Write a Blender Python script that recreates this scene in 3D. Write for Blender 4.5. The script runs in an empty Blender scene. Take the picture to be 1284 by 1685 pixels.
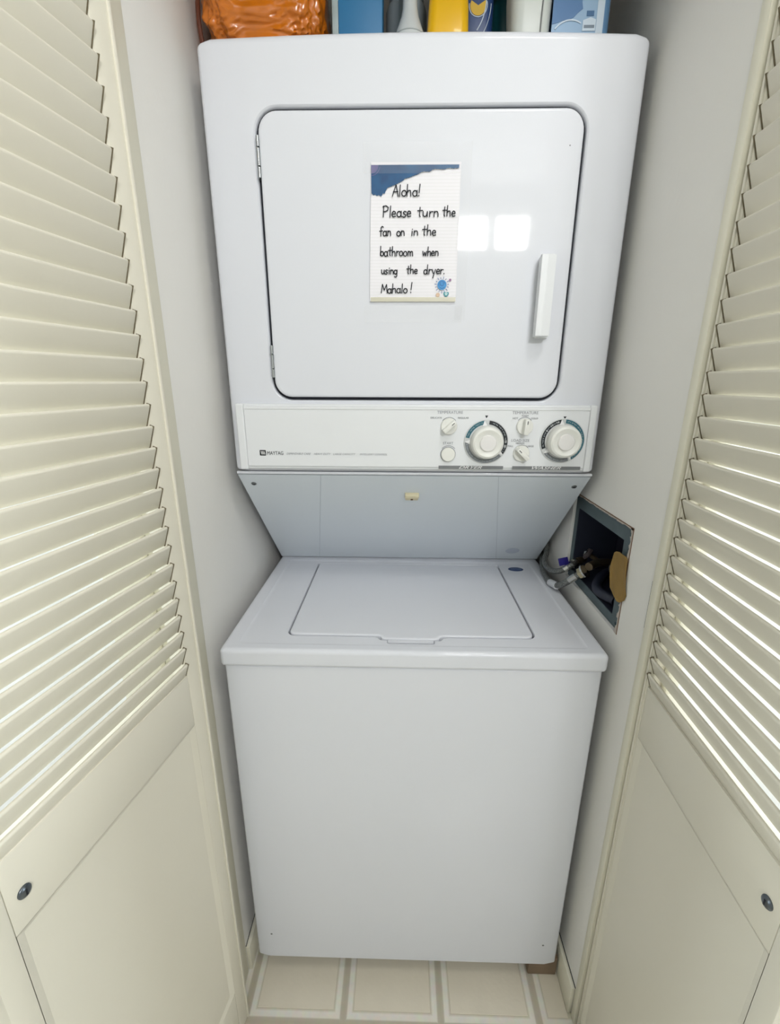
import bpy, bmesh, math, random
from mathutils import Vector, Matrix, noise
random.seed(4)
S = bpy.context.scene
COL = S.collection
PI = math.pi
R = math.radians

# ------------------------------------------------------------------ camera
CAM = Vector((-0.0257, -0.8333, 1.325))
def make_camera():
    pitch, yaw, roll, f = 0.2891, -0.0219, -0.0038, 727.58
    rz = Matrix.Rotation(-yaw, 3, 'Z')
    fwd = rz @ Vector((0, math.cos(pitch), -math.sin(pitch)))
    up0 = rz @ Vector((0, math.sin(pitch), math.cos(pitch)))
    r0 = rz @ Vector((1, 0, 0))
    c, s = math.cos(roll), math.sin(roll)
    r1 = c * r0 - s * up0
    u1 = s * r0 + c * up0
    cd = bpy.data.cameras.new('camera')
    cd.sensor_fit = 'HORIZONTAL'; cd.sensor_width = 36.0
    cd.lens = f * 36.0 / 1284.0
    cd.clip_start = 0.01
    o = bpy.data.objects.new('camera', cd); COL.objects.link(o)
    m = Matrix((r1, u1, -fwd)).transposed().to_4x4()
    m.translation = CAM
    o.matrix_world = m
    S.camera = o
make_camera()

# ------------------------------------------------------------------ world, lights, exposure
W = bpy.data.worlds.new('world'); S.world = W; W.use_nodes = True
bg = W.node_tree.nodes['Background']
bg.inputs[0].default_value = (0.80, 0.90, 1.0, 1); bg.inputs[1].default_value = 1.0
S.view_settings.view_transform = 'Standard'
S.view_settings.look = 'None'
S.view_settings.gamma = 1.0
S.view_settings.use_curve_mapping = False
S.view_settings.exposure = -0.25

def area(name, loc, rot, sx, sy, power, color, shape='RECTANGLE', spread=180):
    l = bpy.data.lights.new(name, 'AREA'); l.shape = shape
    l.size = sx; l.size_y = sy; l.energy = power; l.color = color; l.spread = R(spread)
    o = bpy.data.objects.new(name, l); COL.objects.link(o)
    o.location = loc; o.rotation_euler = rot
    return o
# daylight coming in through the high two-pane window in the wall behind the photographer
area('daylight_pane_near', (0.405, -2.335, 2.205), (R(-90), 0, R(180)), 0.19, 0.17, 13, (0.97, 0.98, 1.0))
area('daylight_pane_far', (0.660, -2.335, 2.205), (R(-90), 0, R(180)), 0.19, 0.17, 13, (0.97, 0.98, 1.0))
# added side windows: fill lamps that brighten the wall seen between the slats
area('added_fill_right', (1.56, -0.575, 1.45), (0, R(90), 0), 1.1, 0.50, 19, (0.84, 0.93, 1.0))
area('added_fill_left', (-1.56, -0.575, 1.45), (0, R(-90), 0), 1.1, 0.50, 22, (0.86, 0.94, 1.0))
# diffuser of the flush ceiling lamp
area('ceiling_lamp_light', (0.33, -0.73, 2.36), (0, 0, 0), 0.30, 0.30, 4.8, (1.0, 0.98, 0.95), 'DISK')

# ------------------------------------------------------------------ materials
def lin(c):
    return tuple(((v / 255.0) / 12.92 if v / 255.0 <= 0.04045 else ((v / 255.0 + 0.055) / 1.055) ** 2.4) for v in c)
MATS = {}
def mat(name, rgb, rough=0.5, metal=0.0, bump=0.0, bscale=200.0, vary=0.0, vscale=6.0, coat=0.0, trans=0.0, alpha=1.0, emit=0.0, spec=0.5):
    if name in MATS: return MATS[name]
    m = bpy.data.materials.new(name); m.use_nodes = True
    nt = m.node_tree; b = nt.nodes['Principled BSDF']
    col = (*lin(rgb), 1)
    b.inputs['Base Color'].default_value = col
    b.inputs['Roughness'].default_value = rough
    b.inputs['Metallic'].default_value = metal
    b.inputs['Specular IOR Level'].default_value = spec
    if coat: b.inputs['Coat Weight'].default_value = coat; b.inputs['Coat Roughness'].default_value = 0.045
    if trans: b.inputs['Transmission Weight'].default_value = trans
    if alpha < 1: b.inputs['Alpha'].default_value = alpha
    if emit: b.inputs['Emission Color'].default_value = col; b.inputs['Emission Strength'].default_value = emit
    tc = nt.nodes.new('ShaderNodeTexCoord')
    if vary:
        n = nt.nodes.new('ShaderNodeTexNoise'); n.inputs['Scale'].default_value = vscale; n.inputs['Detail'].default_value = 5
        nt.links.new(tc.outputs['Object'], n.inputs['Vector'])
        mx = nt.nodes.new('ShaderNodeMix'); mx.data_type = 'RGBA'
        mx.inputs[6].default_value = tuple(v * (1 - vary) for v in col[:3]) + (1,)
        mx.inputs[7].default_value = tuple(min(1, v * (1 + vary)) for v in col[:3]) + (1,)
        nt.links.new(n.outputs['Fac'], mx.inputs[0]); nt.links.new(mx.outputs[2], b.inputs['Base Color'])
    if bump:
        n2 = nt.nodes.new('ShaderNodeTexNoise'); n2.inputs['Scale'].default_value = bscale; n2.inputs['Detail'].default_value = 3
        nt.links.new(tc.outputs['Object'], n2.inputs['Vector'])
        bp = nt.nodes.new('ShaderNodeBump'); bp.inputs['Strength'].default_value = bump; bp.inputs['Distance'].default_value = 0.001
        nt.links.new(n2.outputs['Fac'], bp.inputs['Height']); nt.links.new(bp.outputs['Normal'], b.inputs['Normal'])
    MATS[name] = m
    return m
ENAMEL = mat('white_enamel', (222, 224, 230), 0.45, bump=0.04, bscale=350, coat=0.5, spec=.12)
ENAMEL_D = mat('white_enamel_shield', (218, 225, 231), 0.35, bump=0.05, bscale=350)
PLAST = mat('white_console_plastic', (230, 232, 234), 0.40, bump=0.05, bscale=600)
KNOBM = mat('ivory_knob_plastic', (232, 232, 226), 0.35)
GREYP = mat('grey_print', (120, 122, 124), 0.5)
LIGHTP = mat('pale_grey_print', (150, 152, 156), 0.5)
BLACKP = mat('black_print', (28, 32, 38), 0.5)
TEALP = mat('teal_print', (48, 104, 118), 0.5)
WHITEP = mat('white_print', (240, 240, 240), 0.5)
CHROME = mat('brushed_steel', (176, 180, 182), 0.3, metal=1.0)
DARKGAP = mat('dark_gap', (18, 22, 34), 0.7)  # near-black for joints and slots, also paints the shade in gaps
WALL = mat('wall_paint', (238, 236, 231), 0.75, bump=0.25, bscale=90, vary=0.02, vscale=5)
CREAM = mat('cream_gloss_paint', (228, 223, 207), 0.42, bump=0.12, bscale=60, vary=0.02, vscale=8)
CREAMD = mat('cream_jamb_paint', (230, 226, 208), 0.5, bump=0.12, bscale=60, vary=0.02)
ROOMW = mat('room_wall_paint', (200, 200, 196), 0.8, bump=0.15, bscale=80)
CEIL = mat('ceiling_paint', (240, 239, 235), 0.9, bump=0.2, bscale=60)
WHITEW = mat('white_room_wall_paint', (240, 241, 240), 0.8, bump=0.15, bscale=80)
INK = mat('black_marker_ink', (22, 26, 36), 0.6)

# ------------------------------------------------------------------ mesh helpers
def mesh_from(name, bm, smooth=35):
    me = bpy.data.meshes.new(name)
    bmesh.ops.recalc_face_normals(bm, faces=bm.faces)
    if smooth:
        for f in bm.faces: f.smooth = True
    bm.to_mesh(me); bm.free()
    if smooth: me.set_sharp_from_angle(angle=R(smooth))
    return me
def obj(name, bm, m, parent=None, smooth=35):
    me = bm if isinstance(bm, bpy.types.Mesh) else mesh_from(name, bm, smooth)
    if m is not None and len(me.materials) == 0: me.materials.append(m)
    o = bpy.data.objects.new(name, me); COL.objects.link(o)
    if m is ENAMEL or m is ENAMEL_D or m is PLAST:
        w = o.modifiers.new('weighted', 'WEIGHTED_NORMAL'); w.weight = 100; w.keep_sharp = True
    if parent is not None: o.parent = parent
    return o
def tag(o, label, cat, group=None):
    o['label'] = label; o['category'] = cat
    if group: o['group'] = group
    return o
def thing(name, label, cat, group=None, loc=(0, 0, 0)):
    o = bpy.data.objects.new(name, None); COL.objects.link(o); o.location = loc
    o.empty_display_size = 0.05
    return tag(o, label, cat, group)
def struct(name, bm, m, parent=None, smooth=35):
    o = obj(name, bm, m, parent, smooth)
    if parent is None: o['kind'] = 'structure'
    return o
def BM(): return bmesh.new()
def box(bm, x0, x1, y0, y1, z0, z1, r=0.0, seg=2, mtx=None):
    b = bmesh.new()
    bmesh.ops.create_cube(b, size=1.0)
    for v in b.verts:
        v.co = Vector((x0 + (v.co.x + .5) * (x1 - x0), y0 + (v.co.y + .5) * (y1 - y0), z0 + (v.co.z + .5) * (z1 - z0)))
    if r > 0:
        bmesh.ops.bevel(b, geom=b.edges[:], offset=r, segments=seg, profile=0.5, affect='EDGES', clamp_overlap=True)
    if mtx is not None: b.transform(mtx)
    join(bm, b); return bm
def join(bm, b):
    me = bpy.data.meshes.new('tmp'); b.to_mesh(me); b.free(); bm.from_mesh(me); bpy.data.meshes.remove(me)
def loft(bm, loops, cap0=True, cap1=True):
    rows = [[bm.verts.new(p) for p in l] for l in loops]
    n = len(rows[0])
    for a, b in zip(rows[:-1], rows[1:]):
        for i in range(n):
            bm.faces.new((a[i], a[(i + 1) % n], b[(i + 1) % n], b[i]))
    if cap0: bm.faces.new(rows[0][::-1])
    if cap1: bm.faces.new(rows[-1])
    return bm
def rrect(x0, x1, z0, z1, r, n=6):
    pts = []
    for cx, cz, a0 in ((x1 - r, z1 - r, 0), (x0 + r, z1 - r, 90), (x0 + r, z0 + r, 180), (x1 - r, z0 + r, 270)):
        for i in range(n + 1):
            a = R(a0 + 90 * i / n); pts.append((cx + r * math.cos(a), cz + r * math.sin(a)))
    return pts
def xz(pts, y): return [(p[0], y, p[1]) for p in pts]
def xy(pts, z): return [(p[0], p[1], z) for p in pts]
def lathe(bm, prof, center=(0, 0, 0), axis='Z', n=32, sx=1.0):
    """prof: list of (radius, height); closed with caps"""
    loops = []
    for r, h in prof:
        l = []
        for i in range(n):
            a = 2 * PI * i / n
            c, s = r * math.cos(a) * sx, r * math.sin(a)
            if axis == 'Z': p = (c, s, h)
            elif axis == 'Y': p = (c, -h, s)
            else: p = (h, c, s)
            l.append((center[0] + p[0], center[1] + p[1], center[2] + p[2]))
        loops.append(l)
    return loft(bm, loops)
def smooth_path(pts, k=8):
    P = [Vector(p) for p in pts]; P = [2 * P[0] - P[1]] + P + [2 * P[-1] - P[-2]]
    out = []
    for i in range(1, len(P) - 2):
        a, b, c, d = P[i - 1], P[i], P[i + 1], P[i + 2]
        for j in range(k):
            t = j / k
            out.append(0.5 * ((2 * b) + (c - a) * t + (2 * a - 5 * b + 4 * c - d) * t * t + (3 * b - a - 3 * c + d) * t ** 3))
    out.append(P[-2]); return out
def tube(bm, pts, r, n=12, k=8):
    P = smooth_path(pts, k) if k else [Vector(p) for p in pts]
    loops = []; up = Vector((0.13, 0.2, 1)).normalized()
    for i, p in enumerate(P):
        d = (P[min(i + 1, len(P) - 1)] - P[max(i - 1, 0)]).normalized()
        a = d.cross(up).normalized(); b = d.cross(a).normalized()
        rr = r(i / (len(P) - 1)) if callable(r) else r
        loops.append([p + (a * math.cos(2 * PI * j / n) + b * math.sin(2 * PI * j / n)) * rr for j in range(n)])
    return loft(bm, loops)
def boolean(me, cutters, bevel=0.0):
    """cut the meshes out of me and return a fresh mesh (no operators)"""
    o = bpy.data.objects.new('tmp_cut', me); COL.objects.link(o); objs = []
    for c in cutters:
        co = bpy.data.objects.new('tmp_cutter', c); COL.objects.link(co); objs.append(co)
        md = o.modifiers.new('b', 'BOOLEAN'); md.operation = 'DIFFERENCE'; md.solver = 'EXACT'; md.object = co
    if bevel:
        md = o.modifiers.new('v', 'BEVEL'); md.width = bevel; md.segments = 2; md.limit_method = 'ANGLE'; md.angle_limit = R(50)
    dg = bpy.context.evaluated_depsgraph_get(); dg.update()
    res = bpy.data.meshes.new_from_object(o.evaluated_get(dg))
    for q in [o] + objs: bpy.data.objects.remove(q)
    res.shade_smooth() if hasattr(res, 'shade_smooth') else None
    res.set_sharp_from_angle(angle=R(35))
    return res
def F(x, z, Y):
    """a point measured on the plane Y = 0, carried along its sight line to the plane Y"""
    s = (Y - CAM.y) / -CAM.y
    return CAM.x + (x - CAM.x) * s, CAM.z + (z - CAM.z) * s
def text(name, s, x, z, y, size, m, parent, align='CENTER', shear=0.0, sx=1.0, depth=0.00015, rot=0.0):
    c = bpy.data.curves.new('txt', 'FONT'); c.body = s; c.size = size; c.align_x = align; c.align_y = 'CENTER'
    c.shear = shear; c.extrude = depth; c.resolution_u = 3
    t = bpy.data.objects.new('txt', c); COL.objects.link(t)
    dg = bpy.context.evaluated_depsgraph_get(); dg.update()
    me = bpy.data.meshes.new_from_object(t.evaluated_get(dg))
    bpy.data.objects.remove(t)
    me.transform(Matrix.Translation((x, y, z)) @ Matrix.Rotation(-rot, 4, 'Y') @ Matrix.Rotation(R(90), 4, 'X') @ Matrix.Diagonal((sx, 1, 1, 1)))
    me.materials.clear(); me.materials.append(m)
    o = bpy.data.objects.new(name, me); COL.objects.link(o); o.parent = parent
    return o
def flatpoly(bm, pts, y, th=0.0003):
    """flat print: polygon in XZ, facing -Y"""
    a = [bm.verts.new((p[0], y, p[1])) for p in pts]; b = [bm.verts.new((p[0], y + th, p[1])) for p in pts]
    n = len(a); bm.faces.new(a); bm.faces.new(b[::-1])
    for i in range(n): bm.faces.new((a[i], b[i], b[(i + 1) % n], a[(i + 1) % n]))
def disc(bm, x, z, r, y, th=0.0003, n=24, sz=1.0):
    flatpoly(bm, [(x + r * math.cos(2 * PI * i / n), z + r * sz * math.sin(2 * PI * i / n)) for i in range(n)], y, th)
def arc(bm, x, z, r0, r1, a0, a1, y, th=0.0004, n=24):
    for i in range(n):
        p, q = R(a0 + (a1 - a0) * i / n), R(a0 + (a1 - a0) * (i + 1) / n)
        flatpoly(bm, [(x + r0 * math.cos(p), z + r0 * math.sin(p)), (x + r1 * math.cos(p), z + r1 * math.sin(p)),
                      (x + r1 * math.cos(q), z + r1 * math.sin(q)), (x + r0 * math.cos(q), z + r0 * math.sin(q))], y, th)

# ================================================================== the setting
XL, XR = -0.368, 0.361           # closet side walls
YB = 0.66                        # closet back wall
CZ = 2.44
HOLE = (-0.135, 0.120, 0.895, 1.0915)   # y0,y1,z0,z1 cut in the right wall

struct('wall_back', box(BM(), XL - .03, XR + .03, YB, YB + .05, 0, CZ), WALL)
struct('wall_left', box(BM(), XL - .05, XL, -0.155, YB, 0, CZ), WALL)
wr = mesh_from('wall_right', box(BM(), XR, XR + .05, -0.212, YB, 0, CZ), 0)
hc = mesh_from('c', box(BM(), XR - .02, XR + .08, HOLE[0], HOLE[1], HOLE[2], HOLE[3]), 0)
struct('wall_right', boolean(wr, [hc]), WALL)
# jambs of the opening, with a rounded outer edge
struct('trim_1', box(BM(), XL - .022, XL + .0012, -0.245, -0.155, 0, 2.05, .0018), CREAMD)
struct('trim_2', box(BM(), XR - .0020, XR + .022, -0.228, -0.212, 0, 2.05, .0012), CREAMD)
struct('trim_3', box(BM(), XL, XR, -0.25, -0.16, 2.05, 2.075, .0018), CREAMD)
# room side wall around the opening, and casings
struct('wall_front_left', box(BM(), -1.62, XL - .022, -0.24, -0.155, 0, CZ), WHITEW)
struct('wall_front_right', box(BM(), XR + .05, 1.62, -0.24, -0.155, 0, CZ), WHITEW)
struct('wall_front_head', box(BM(), XL - .022, XR + .05, -0.24, -0.155, 2.075, CZ), WHITEW)
struct('trim_4', box(BM(), -0.457, XL - .022, -0.256, -0.241, 0, 2.14, .004), CREAMD)
struct('trim_5', box(BM(), XR + .022, 0.402, -0.256, -0.241, 0, 2.14, .004), CREAMD)
struct('trim_6', box(BM(), XL - .022, XR + .022, -0.256, -0.241, 2.078, 2.14, .004), CREAMD)
# rest of the room
struct('wall_room_left', boolean(mesh_from('w', box(BM(), -1.62, -1.57, -2.4, -0.24, 0, CZ), 0),
       [mesh_from('c', box(BM(), -1.7, -1.5, -.85, -0.30, 0.9, 2.0), 0)]), ROOMW)
struct('wall_room_right', boolean(mesh_from('w', box(BM(), 1.57, 1.62, -2.4, -0.24, 0, CZ), 0),
       [mesh_from('c', box(BM(), 1.5, 1.7, -.85, -0.30, 0.9, 2.0), 0)]), ROOMW)
struct('wall_room_back', boolean(mesh_from('w', box(BM(), -1.62, 1.62, -2.40, -2.33, 0, CZ), 0),
       [mesh_from('c', box(BM(), 0.29, 0.775, -2.5, -2.2, 2.095, 2.315), 0)]), ROOMW)
struct('ceiling', box(BM(), -1.62, 1.62, -2.40, YB + .05, CZ, CZ + .04), CEIL)
def window(name, x0, x1, y0, y1, z0, z1, axis):
    w = obj(name, BM_frame(x0, x1, y0, y1, z0, z1, axis), CREAM); w['kind'] = 'structure'
    return w
def BM_frame(x0, x1, y0, y1, z0, z1, axis):
    bm = BM(); t = 0.022
    if axis == 'Y':
        xm = (x0 + x1) / 2
        for a, b in ((x0, x0 + t), (xm - .012, xm + .012), (x1 - t, x1)): box(bm, a, b, y0, y1, z0, z1, .002)
        for a, b in ((z0, z0 + t), (z1 - t, z1)): box(bm, x0, x1, y0, y1, a, b, .002)
    else:
        ym = (y0 + y1) / 2
        for a, b in ((y0, y0 + t), (ym - .012, ym + .012), (y1 - t, y1)): box(bm, x0, x1, a, b, z0, z1, .002)
        for a, b in ((z0, z0 + t), (z1 - t, z1)): box(bm, x0, x1, y0, y1, a, b, .002)
    return bm
window('window_1', 0.29, 0.775, -2.333, -2.30, 2.095, 2.315, 'Y')
window('window_added_right', 1.565, 1.60, -.85, -0.30, 0.9, 2.0, 'X')  # added frame round the right fill lamp, no window known there
window('window_added_left', -1.60, -1.565, -.85, -0.30, 0.9, 2.0, 'X')  # added frame for the left fill lamp, likewise invented
for nm, x0, x1, z0, z1 in (('baseboard_left', XL, XL + .0095, 0, .078), ('baseboard_right', XR - .0088, XR, 0, .082)):
    struct(nm, box(BM(), x0, x1, -0.153 if x0 < 0 else -0.21, YB, z0, z1, .002), CREAMD)
# dark joint above the baseboards
struct('trim_7', box(BM(), XL, XL + .0012, -0.153, YB, .0782, .0796), DARKGAP)
struct('trim_8', box(BM(), XR - .0012, XR, -0.21, YB, .0822, .0838), DARKGAP)
# open joint between drywall and jamb on the right
struct('trim_9', box(BM(), XR - .0016, XR, -0.2128, -0.2116, .955, 1.035), DARKGAP)

# floor: sheet vinyl, pale double lines with raised squares between them
def floor_material():
    m = bpy.data.materials.new('vinyl_floor_lines'); m.use_nodes = True
    nt = m.node_tree; b = nt.nodes['Principled BSDF']; N = nt.nodes.new; L = nt.links.new
    tc = N('ShaderNodeTexCoord'); sp = N('ShaderNodeSeparateXYZ'); L(tc.outputs['Object'], sp.inputs[0])
    def dist(out, off):
        a = N('ShaderNodeMath'); a.operation = 'SUBTRACT'; L(out, a.inputs[0]); a.inputs[1].default_value = off
        d = N('ShaderNodeMath'); d.operation = 'PINGPONG'; L(a.outputs[0], d.inputs[0]); d.inputs[1].default_value = 0.106
        return d.outputs[0]
    dx = dist(sp.outputs[0], 0.0755); dy = dist(sp.outputs[1], -0.239)
    mn = N('ShaderNodeMath'); mn.operation = 'MINIMUM'; L(dx, mn.inputs[0]); L(dy, mn.inputs[1])
    cr = N('ShaderNodeValToRGB'); L(mn.outputs[0], cr.inputs[0])
    sc = N('ShaderNodeMath'); sc.operation = 'MULTIPLY'; sc.inputs[1].default_value = 20; L(mn.outputs[0], sc.inputs[0]); L(sc.outputs[0], cr.inputs[0])
    e = cr.color_ramp.elements
    e[0].position = 0.0; e[0].color = (*lin((196, 188, 168)), 1)
    e[1].position = 0.12; e[1].color = (*lin((200, 192, 174)), 1)
    for p, c in ((0.18, (240, 236, 224)), (0.34, (242, 238, 228)), (0.42, (216, 208, 188))):
        q = e.new(p); q.color = (*lin(c), 1)
    n = N('ShaderNodeTexNoise'); n.inputs['Scale'].default_value = 60; L(tc.outputs['Object'], n.inputs['Vector'])
    mx = N('ShaderNodeMix'); mx.data_type = 'RGBA'; mx.blend_type = 'MULTIPLY'; mx.inputs[0].default_value = 0.18
    L(cr.outputs[0], mx.inputs[6]); L(n.outputs['Color'], mx.inputs[7]); L(mx.outputs[2], b.inputs['Base Color'])
    b.inputs['Roughness'].default_value = 0.22
    bp = N('ShaderNodeBump'); bp.inputs['Strength'].default_value = 0.25; bp.inputs['Distance'].default_value = 0.001
    n2 = N('ShaderNodeTexNoise'); n2.inputs['Scale'].default_value = 110; L(tc.outputs['Object'], n2.inputs['Vector'])
    L(n2.outputs['Fac'], bp.inputs['Height']); L(bp.outputs['Normal'], b.inputs['Normal'])
    return m
fl = struct('floor', box(BM(), -1.62, 1.62, -2.40, YB + .05, -0.03, 0), floor_material(), smooth=0)
TILE = mat('vinyl_square', (224, 216, 198), 0.20, bump=0.35, bscale=110, vary=0.06, vscale=14)
tile_me = mesh_from('tile', box(BM(), -.084, .084, -.084, .084, 0, .0011, .0005, 1), 35); tile_me.materials.append(TILE)
for i in range(-7, 8):
    for j in range(-10, 5):
        x = 0.0755 + (i + .5) * 0.212; y = -0.239 + (j + .5) * 0.212
        if abs(x) > 1.5 or y < -2.3 or y > YB - .09: continue
        if y > -0.2 and (x - .084 < XL or x + .084 > XR): continue
        t = bpy.data.objects.new('tile', tile_me); COL.objects.link(t); t.parent = fl; t.location = (x, y, 0)
# the half squares beside the closet walls
hb = BM(); box(hb, .3090, .352, -.218, -.045, 0, .0011, .0005, 1)
struct('tile', hb, TILE, fl)

# ================================================================== louvered doors
def louver_door(name, P, ang, side, far, rail_top, rail_bot, z0, dz, nsl, panel_bot, bolt_z, bend=0.0):
    """leaf built in (t, n, z): t from the hinge towards the room, n away from the closet's middle"""
    W_ = 0.284; NEAR = 0.309; TH = 0.028; TOP = 2.03
    d = Vector((side * math.sin(ang), -math.cos(ang), 0)); nrm = Vector((side * math.cos(ang), math.sin(ang), 0))
    M = Matrix((d, nrm, Vector((0, 0, 1)))).transposed().to_4x4()
    M.translation = Vector((P[0], P[1], 0))
    root = bpy.data.objects.new(name, None); COL.objects.link(root); root.location = (P[0], P[1], 0); root['kind'] = 'structure'
    inv = Matrix.Translation((-P[0], -P[1], 0))
    def part(nm, bm, m=CREAM, parent=root, smooth=35):
        bm.transform(inv @ M); return obj(nm, bm, m, parent, smooth)
    b = BM(); box(b, far, -.001, 0, TH, .012, TOP, .0022); part('stile', b)
    b = BM(); box(b, far + .004, far + .0085, -.0022, .002, .012, TOP, .001); part('edge_bead', b)
    b = BM(); box(b, W_, NEAR, 0, TH, .012, TOP, .0022); part('stile', b)
    b = BM(); box(b, -.001, W_, .0005, TH, 1.955, TOP - .001, .002); part('rail', b)
    b = BM(); box(b, -.001, W_, .0005, TH, rail_bot, rail_top, .0010); part('rail', b)
    b = BM(); box(b, -.001, W_, .0005, TH, .013, panel_bot, .002); part('rail', b)
    # recessed lower panel with a bevelled moulding all round
    b = BM()
    o = rrect(-.001, W_, panel_bot, rail_bot, .0001, 1)
    i = rrect(.009, W_ - .009, panel_bot + .008, rail_bot - .008, .0001, 1)
    b2 = BM(); loft(b2, [[(p[0], .0007, p[1]) for p in o], [(p[0], .0045, p[1]) for p in i], [(p[0], .02, p[1]) for p in i], [(p[0], .02, p[1]) for p in o]], False, False)
    part('panel_moulding', b2)
    box(b, 0, W_ - .001, .0046, .018, panel_bot + .001, rail_bot - .001)
    part('lower_panel', b, CREAM)
    # slats: thin boards, upper edge towards the closet, lower edge outward
    a = R(70); ch = 0.0302 if side < 0 else 0.0298; th = 0.0052
    cs, sn = math.cos(a), math.sin(a)
    cache = None
    sb = BM()
    prof = []
    for k in range(7):
        q = PI / 2 + PI * k / 6; prof.append((th / 2 + th / 2 * math.cos(q) , th / 2 * math.sin(q)))
    for k in range(7):
        q = -PI / 2 + PI * k / 6; prof.append((ch - th / 2 + th / 2 * math.cos(q), th / 2 * math.sin(q)))
    def to_nz(u, v):   # u along the chord from the near top edge, v thickness
        return (u * cs + v * sn, -u * sn + v * cs)
    L_ = []
    for tt, sh in ((.0004, .8), (.0014, 1), (W_ - .0008, 1), (W_ + .0005, .8)):
        l = []
        for u, v in prof:
            n_, z_ = to_nz(ch / 2 + (u - ch / 2) * (1 if sh == 1 else .985), v * sh)
            l.append((tt, n_ - .0026, z_))
        L_.append(l)
    loft(sb, L_); sb.transform(Matrix.Translation((0, 0, 0)))
    sb.transform(M.to_3x3().to_4x4())
    me = mesh_from('slat', sb); me.materials.append(CREAM)
    for k in range(nsl):
        z = z0 + k * dz - bend * (k / 29.0) ** 2
        if z > 1.975: break
        o2 = bpy.data.objects.new('slat', me); COL.objects.link(o2); o2.parent = root
        o2.location = (0, 0, z); o2.rotation_euler = (0, 0, 0)
        o2.delta_rotation_euler = (0, random.uniform(-.0015, .0015), 0)
    # brown strips that paint the slot shadow at the slat ends
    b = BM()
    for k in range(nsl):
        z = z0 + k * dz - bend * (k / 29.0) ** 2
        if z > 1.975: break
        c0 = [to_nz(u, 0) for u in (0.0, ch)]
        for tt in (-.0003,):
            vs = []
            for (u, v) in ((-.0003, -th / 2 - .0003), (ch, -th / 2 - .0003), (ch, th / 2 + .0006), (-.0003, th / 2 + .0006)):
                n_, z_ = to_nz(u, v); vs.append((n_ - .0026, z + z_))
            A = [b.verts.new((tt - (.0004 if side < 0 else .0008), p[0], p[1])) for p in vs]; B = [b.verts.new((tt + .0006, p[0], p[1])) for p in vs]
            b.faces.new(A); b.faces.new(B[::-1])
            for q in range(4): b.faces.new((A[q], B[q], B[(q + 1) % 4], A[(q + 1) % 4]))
    sl = part('slat_slot_shade', b, mat('slot_shade_brown', (116, 106, 84), .9), root, 0); sl['kind'] = 'stuff'
    # knob bolt: round steel head with a recessed slot
    b = BM(); tb = 0.2675
    lathe(b, [(.0001, -.001), (.0068, -.001), (.0068, .0008), (.0058, .0022), (.0035, .0032), (.0001, .0034)], (0, 0, 0), 'Y', 20)
    b.transform(Matrix.Translation((tb, 0, bolt_z)))
    bo = part('bolt_head', b, mat('dark_steel_bolt', (104, 110, 116), .3, metal=1.0))
    b = BM(); box(b, tb - .0008, tb + .0008, -.0036, -.0028, bolt_z - .0035, bolt_z + .0035)
    part('bolt_slot', b, DARKGAP, bo)
    bo.location = (0, 0, 0)
    return root
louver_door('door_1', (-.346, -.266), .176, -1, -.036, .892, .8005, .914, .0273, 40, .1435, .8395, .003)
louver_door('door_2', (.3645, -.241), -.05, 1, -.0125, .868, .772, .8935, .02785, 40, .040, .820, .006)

# ================================================================== the stacked washer and dryer
LC = thing('laundry_center', 'white stacked washer and dryer filling the closet', 'appliance', loc=(0, 0.17, 0.0))
OFF = Matrix.Translation((0, -0.17, 0))
def P(name, bm, m, parent=LC, smooth=35):
    """part in world coordinates, kept relative to the thing's origin"""
    if isinstance(bm, bpy.types.Mesh): bm.transform(OFF)
    else: bm.transform(OFF)
    return obj(name, bm, m, parent, smooth)
HW = .343; ZB, ZT = 1.1566, 1.8200
def cabinet(hw, yf, yb, z0, z1, rt, rb, strip=.0225, drop=.0048, r=.0105):
    """sheet steel case: flat front, a narrow canted strip down each side of it, round corners"""
    def outline(o):
        half = [(hw - strip - o * .3, yf + o), ]
        a0 = math.atan2(drop, strip - r)
        for k in range(9):
            a = -PI / 2 + a0 + (PI / 2 - a0) * k / 8
            half.append((hw - r + r * math.cos(a) - o, yf + drop * .75 + r + r * math.sin(a) + o))
        half += [(hw - o, yb - .012 - o), (hw - .012 - o, yb - o)]
        return half + [(-p[0], p[1]) for p in half[::-1]]
    rows = []
    for k in range(5):
        a = PI / 2 * k / 4; rows.append((z0 + rb * (1 - math.sin(a)), rb * (1 - math.cos(a))))
    rows = [(z0 + rb - rb * math.cos(PI / 2 * k / 4), rb - rb * math.sin(PI / 2 * k / 4)) for k in range(5)]
    rows += [(z1 - rt + rt * math.sin(PI / 2 * k / 5), rt - rt * math.cos(PI / 2 * k / 5)) for k in range(6)]
    b = BM(); loft(b, [xy(outline(o), z) for z, o in rows]); return b
# dryer cabinet with softly rounded edges, crowned top and a flared pocket for the door
b = cabinet(HW, 0, .60, ZB, ZT, .0125, .008)
for x in [i * .049 for i in range(-6, 7)]:
    bmesh.ops.bisect_plane(b, geom=b.verts[:] + b.edges[:] + b.faces[:], plane_co=(x, 0, 0), plane_no=(1, 0, 0))
for v in b.verts:
    if v.co.z > ZT - .05: v.co.z += .0065 * (1 - (v.co.x / HW) ** 2)
DX0, DX1, DZ0, DZ1 = -.2535, .2545, 1.2955, 1.7262
cab = mesh_from('dryer_cabinet', b)
c = BM()
def dout(o, n=8): return rrect(DX0 - o, DX1 + o, DZ0 - o, DZ1 + o, .030 + o, n)
loft(c, [xz(dout(.0095), -.004), xz(dout(.0088), .0001), xz(dout(.0068), .0012), xz(dout(.0054), .0034), xz(dout(.0050), .008), xz(dout(.0048), .022)])
cab = boolean(cab, [mesh_from('c', c)])
P('dryer_cabinet', cab, ENAMEL)
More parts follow.
